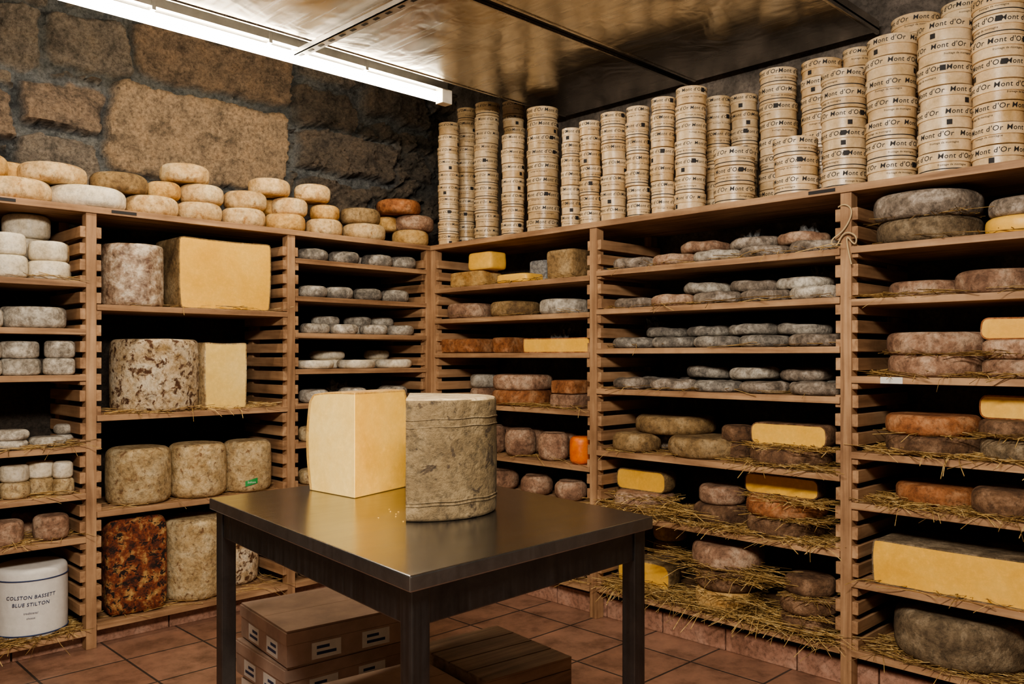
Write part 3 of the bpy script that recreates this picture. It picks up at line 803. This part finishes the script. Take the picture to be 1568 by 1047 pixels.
# ------------------------------------------------------------------ straw
def straw(bank, p0, p1, zb, n, d=(-.02, .22), th=.015, L=(.06, .22), ang=.5, mat=None):
    pcs = []
    for k in range(n):
        px = random.uniform(p0, p1); dd = random.uniform(*d); x, y, Y = pos(bank, px, dd)
        z = H + zb + .003 + R() * th; ln = random.uniform(*L)
        a = random.gauss(0, ang) + (0 if bank == 'L' else math.pi / 2)
        if R() < .2: a += math.pi / 2
        dr = Vector((math.cos(a), math.sin(a), 0)); pr = Vector((-dr.y, dr.x, 0)); bend = random.uniform(-.15, .15) * ln; rad = .0008 + R() * .0009
        droop = random.uniform(-.01, .012)
        V = []; S = 4; m_ = 1 if R() < .4 else 0
        for s in range(S + 1):
            u = s / S - .5; c_ = Vector((x, y, z)) + dr * ln * u + pr * bend * (u * u * 4) + Vector((0, 0, droop * u * 2))
            dd_ = (c_.y - A) if bank == 'L' else (c_.x - B)
            if dd_ > -.005: c_.z = max(c_.z, H + zb + .002)
            if dd_ < -.03: c_.z -= (-.03 - dd_) * .6
            if dd_ > .37:
                if bank == 'L': c_.y = A + .37
                else: c_.x = B + .37
            for j in range(3):
                b_ = j * 2.094; V.append(tuple(c_ + pr * rad * math.cos(b_) + Vector((0, 0, rad * math.sin(b_)))))
        Fc = []
        for s in range(S):
            for j in range(3): Fc.append((s * 3 + j, s * 3 + (j + 1) % 3, s * 3 + 3 + (j + 1) % 3, s * 3 + 3 + j))
        pcs.append((V, Fc, [m_] * len(Fc)))
    make('straw_bedding', pcs, [M['straw'], M['strawdark']], smooth=False)
for a in [('L', -20, 122, -1.10, 450), ('L', 0, 125, -.36, 120), ('L', 0, 120, -.55, 30), ('L', 0, 120, .30, 30), ('L', -10, 125, -.725, 80),
          ('L', 160, 430, .21, 45), ('L', 170, 430, -.24, 170), ('L', 165, 430, -.63, 30), ('L', 165, 430, -1.085, 60),
          ('R', 690, 895, .365, 90), ('R', 690, 895, .2, 20), ('R', 760, 890, -.248, 150), ('R', 760, 890, -.50, 40), ('R', 790, 895, -1.04, 90),
          ('R', 930, 1270, .382, 80), ('R', 930, 1270, .21, 80), ('R', 930, 1270, .035, 40), ('R', 930, 1270, -.145, 40),
          ('R', 1120, 1275, -.42, 240), ('R', 930, 1060, -.42, 50), ('R', 920, 1275, -.69, 750), ('R', 920, 1275, -1.03, 1100),
          ('R', 1330, 1600, .385, 35), ('R', 1320, 1600, .2, 70), ('R', 1340, 1600, -.07, 130), ('R', 1330, 1600, -.335, 320), ('R', 1330, 1600, -.512, 420), ('R', 1330, 1600, -.785, 80), ('R', 1330, 1600, -1.03, 260)]:
    straw(*a)
for a in [('R', 1150, 1275, -.355, 180), ('R', 1150, 1270, -.62, 200), ('R', 1150, 1270, -.555, 200), ('R', 1070, 1170, -.965, 200), ('R', 1070, 1170, -.89, 200), ('R', 1210, 1265, -.965, 120), ('R', 1210, 1265, -.90, 100),
          ('R', 940, 1030, -.62, 120), ('R', 1500, 1600, -.26, 160), ('R', 1500, 1590, .0, 80), ('R', 1350, 1490, .465, 50), ('R', 1370, 1490, .0, 40), ('R', 1370, 1490, -.27, 60)]:
    straw(*a, d=(.0, .2), th=.012, L=(.05, .18), ang=.8)
for a in [('R', 925, 1060, -.67, 260), ('R', 930, 1275, -1.02, 400), ('R', 1010, 1190, -.86, 160)]:
    straw(*a, d=(-.03, .16), th=.03, L=(.10, .30), ang=.3)

# ------------------------------------------------------------------ labels, twine
x, y, Y = rp(1365, -.006)
make('shelf_label', [box(-.0015, 0, -.037, .037, -.011, .011, 0), ], [M['paper']], (x, y, H - .07 - .012), smooth=False)
for (bk, px) in (('L', 190), ('R', 1258), ('L', 1)):
    x, y, Y = pos(bk, px, -.009)
    pc = box(-.001, 0, -.05, .05, -.006, .006) if bk == 'R' else box(-.05, .05, -.001, 0, -.006, .006)
    make('shelf_label', [pc], [M['print']], (x, y, H + TOP - .012), smooth=False)
def tubecurve(name, pts, r, mat):
    cu = bpy.data.curves.new(name, 'CURVE'); cu.dimensions = '3D'; cu.bevel_depth = r; cu.bevel_resolution = 2
    s = cu.splines.new('NURBS'); s.points.add(len(pts) - 1); s.use_endpoint_u = True; s.order_u = 3
    for p_, c_ in zip(s.points, pts): p_.co = (*c_, 1)
    cu.materials.append(mat); o_ = bpy.data.objects.new(name, cu); scene.collection.objects.link(o_); return o_
bx_, by_, bz_ = B - .012, RY[1], H + .44
tubecurve('twine_bow', [(bx_ + .02, by_ + .03, bz_ + .09), (bx_, by_, bz_ + .1), (bx_ + .01, by_ - .03, bz_ + .07), (bx_, by_, bz_), (bx_ - .01, by_ + .05, bz_ - .03), (bx_, by_ + .03, bz_ - .06), (bx_ - .005, by_, bz_),
                        (bx_ - .01, by_ - .05, bz_ - .02), (bx_, by_ - .04, bz_ - .06), (bx_ - .006, by_, bz_), (bx_ - .01, by_ - .03, bz_ - .12)], .0028, M['twine'])

# ------------------------------------------------------------------ crates under the table
M['card'] = plain('carton_board', (.78, .72, .66), .7, 0, .1, 12, .15)
M['cardtop'] = plain('carton_top', (.42, .30, .24), .65, 0, .25, 8, .15)
M['slat'] = wood('crate_slats', 0, (.17, .11, .075), (.31, .21, .14), (.42, .31, .22))
def crate_pile(px, Y, ztop, n, wd, dp, rot, body=0, kraft=0):
    X = (px - 784) / F * Y; cx, cy = c2w(X, Y); pcs = []
    hh = ztop / n
    for k in range(n):
        sub = []; w_, d_ = wd * (1 - .05 * R()), dp * (1 - .05 * R()); z0 = k * hh; t_ = .008
        bd = 0 if k < n - body else 4
        if kraft and k >= n - kraft: bd = 1
        for (za, zb_) in ((z0 + .004, z0 + hh * .60), (z0 + hh * .615, z0 + hh * .93)):
            g = .003 if za > z0 + .01 and bd != 4 else 0
            sub.append(box(-w_ / 2 - g, w_ / 2 + g, -d_ / 2 - g, -d_ / 2 + t_, za, zb_, bd)); sub.append(box(-w_ / 2 - g, w_ / 2 + g, d_ / 2 - t_, d_ / 2 + g, za, zb_, bd))
            sub.append(box(-w_ / 2 - g, -w_ / 2 + t_, -d_ / 2 + t_, d_ / 2 - t_, za, zb_, bd)); sub.append(box(w_ / 2 - t_, w_ / 2 + g, -d_ / 2 + t_, d_ / 2 - t_, za, zb_, bd))
        for sx in (-1, 1):
            for sy in (-1, 1):
                cx_, cy_ = sx * (w_ / 2 - .022), sy * (d_ / 2 - .022); sub.append(box(cx_ - .013, cx_ + .013, cy_ - .013, cy_ + .013, z0, z0 + hh * .93, bd))
        npl = 4 if bd == 4 else 2
        for i in range(npl):
            a = -d_ / 2 + i * d_ / npl; sub.append(box(-w_ / 2, w_ / 2, a, a + d_ / npl - (.004 if bd == 4 else .0015), z0 + hh * .93, z0 + hh * .985, 4 if bd == 4 else 1))
        if bd != 4:
            for s in (-1, 1):
                sub.append(box(s * w_ * .2 - .045, s * w_ * .2 + .045, -d_ / 2 - .001, -d_ / 2, z0 + hh * .1, z0 + hh * .54, 2))
                sub.append(box(-w_ / 2 - .001, -w_ / 2, s * d_ * .2 - .04, s * d_ * .2 + .04, z0 + hh * .1, z0 + hh * .54, 2))
                for q0 in (.2, .36):
                    sub.append(box(-w_ / 2 - .0015, -w_ / 2 - .001, s * d_ * .2 - .03, s * d_ * .2 + .03 * (1 if q0 < .3 else .3), z0 + hh * q0, z0 + hh * (q0 + .08), 3))
                    sub.append(box(s * w_ * .2 - .03, s * w_ * .2 + .03 * (1 if q0 < .3 else .3), -d_ / 2 - .0015, -d_ / 2 - .001, z0 + hh * q0, z0 + hh * (q0 + .08), 3))
        for s_ in sub: pcs.append(xf(s_, (.014 * math.sin(k * 2), .008 * math.cos(k * 3), 0), math.sin(k * 1.7) * .07))
    make('stack_of_cheese_crates', pcs, [M['card'], M['cardtop'], M['paper'], M['navy'], M['slat']], (cx, cy, 0), rot, smooth=False, bevel=.001)
crate_pile(498, 2.60, .425, 4, .41, .35, math.radians(-3), 0, 2)
crate_pile(598, 2.14, .35, 4, .34, .27, math.radians(-4), 0, 0)
crate_pile(752, 2.38, .36, 4, .30, .36, math.radians(-3), 4)
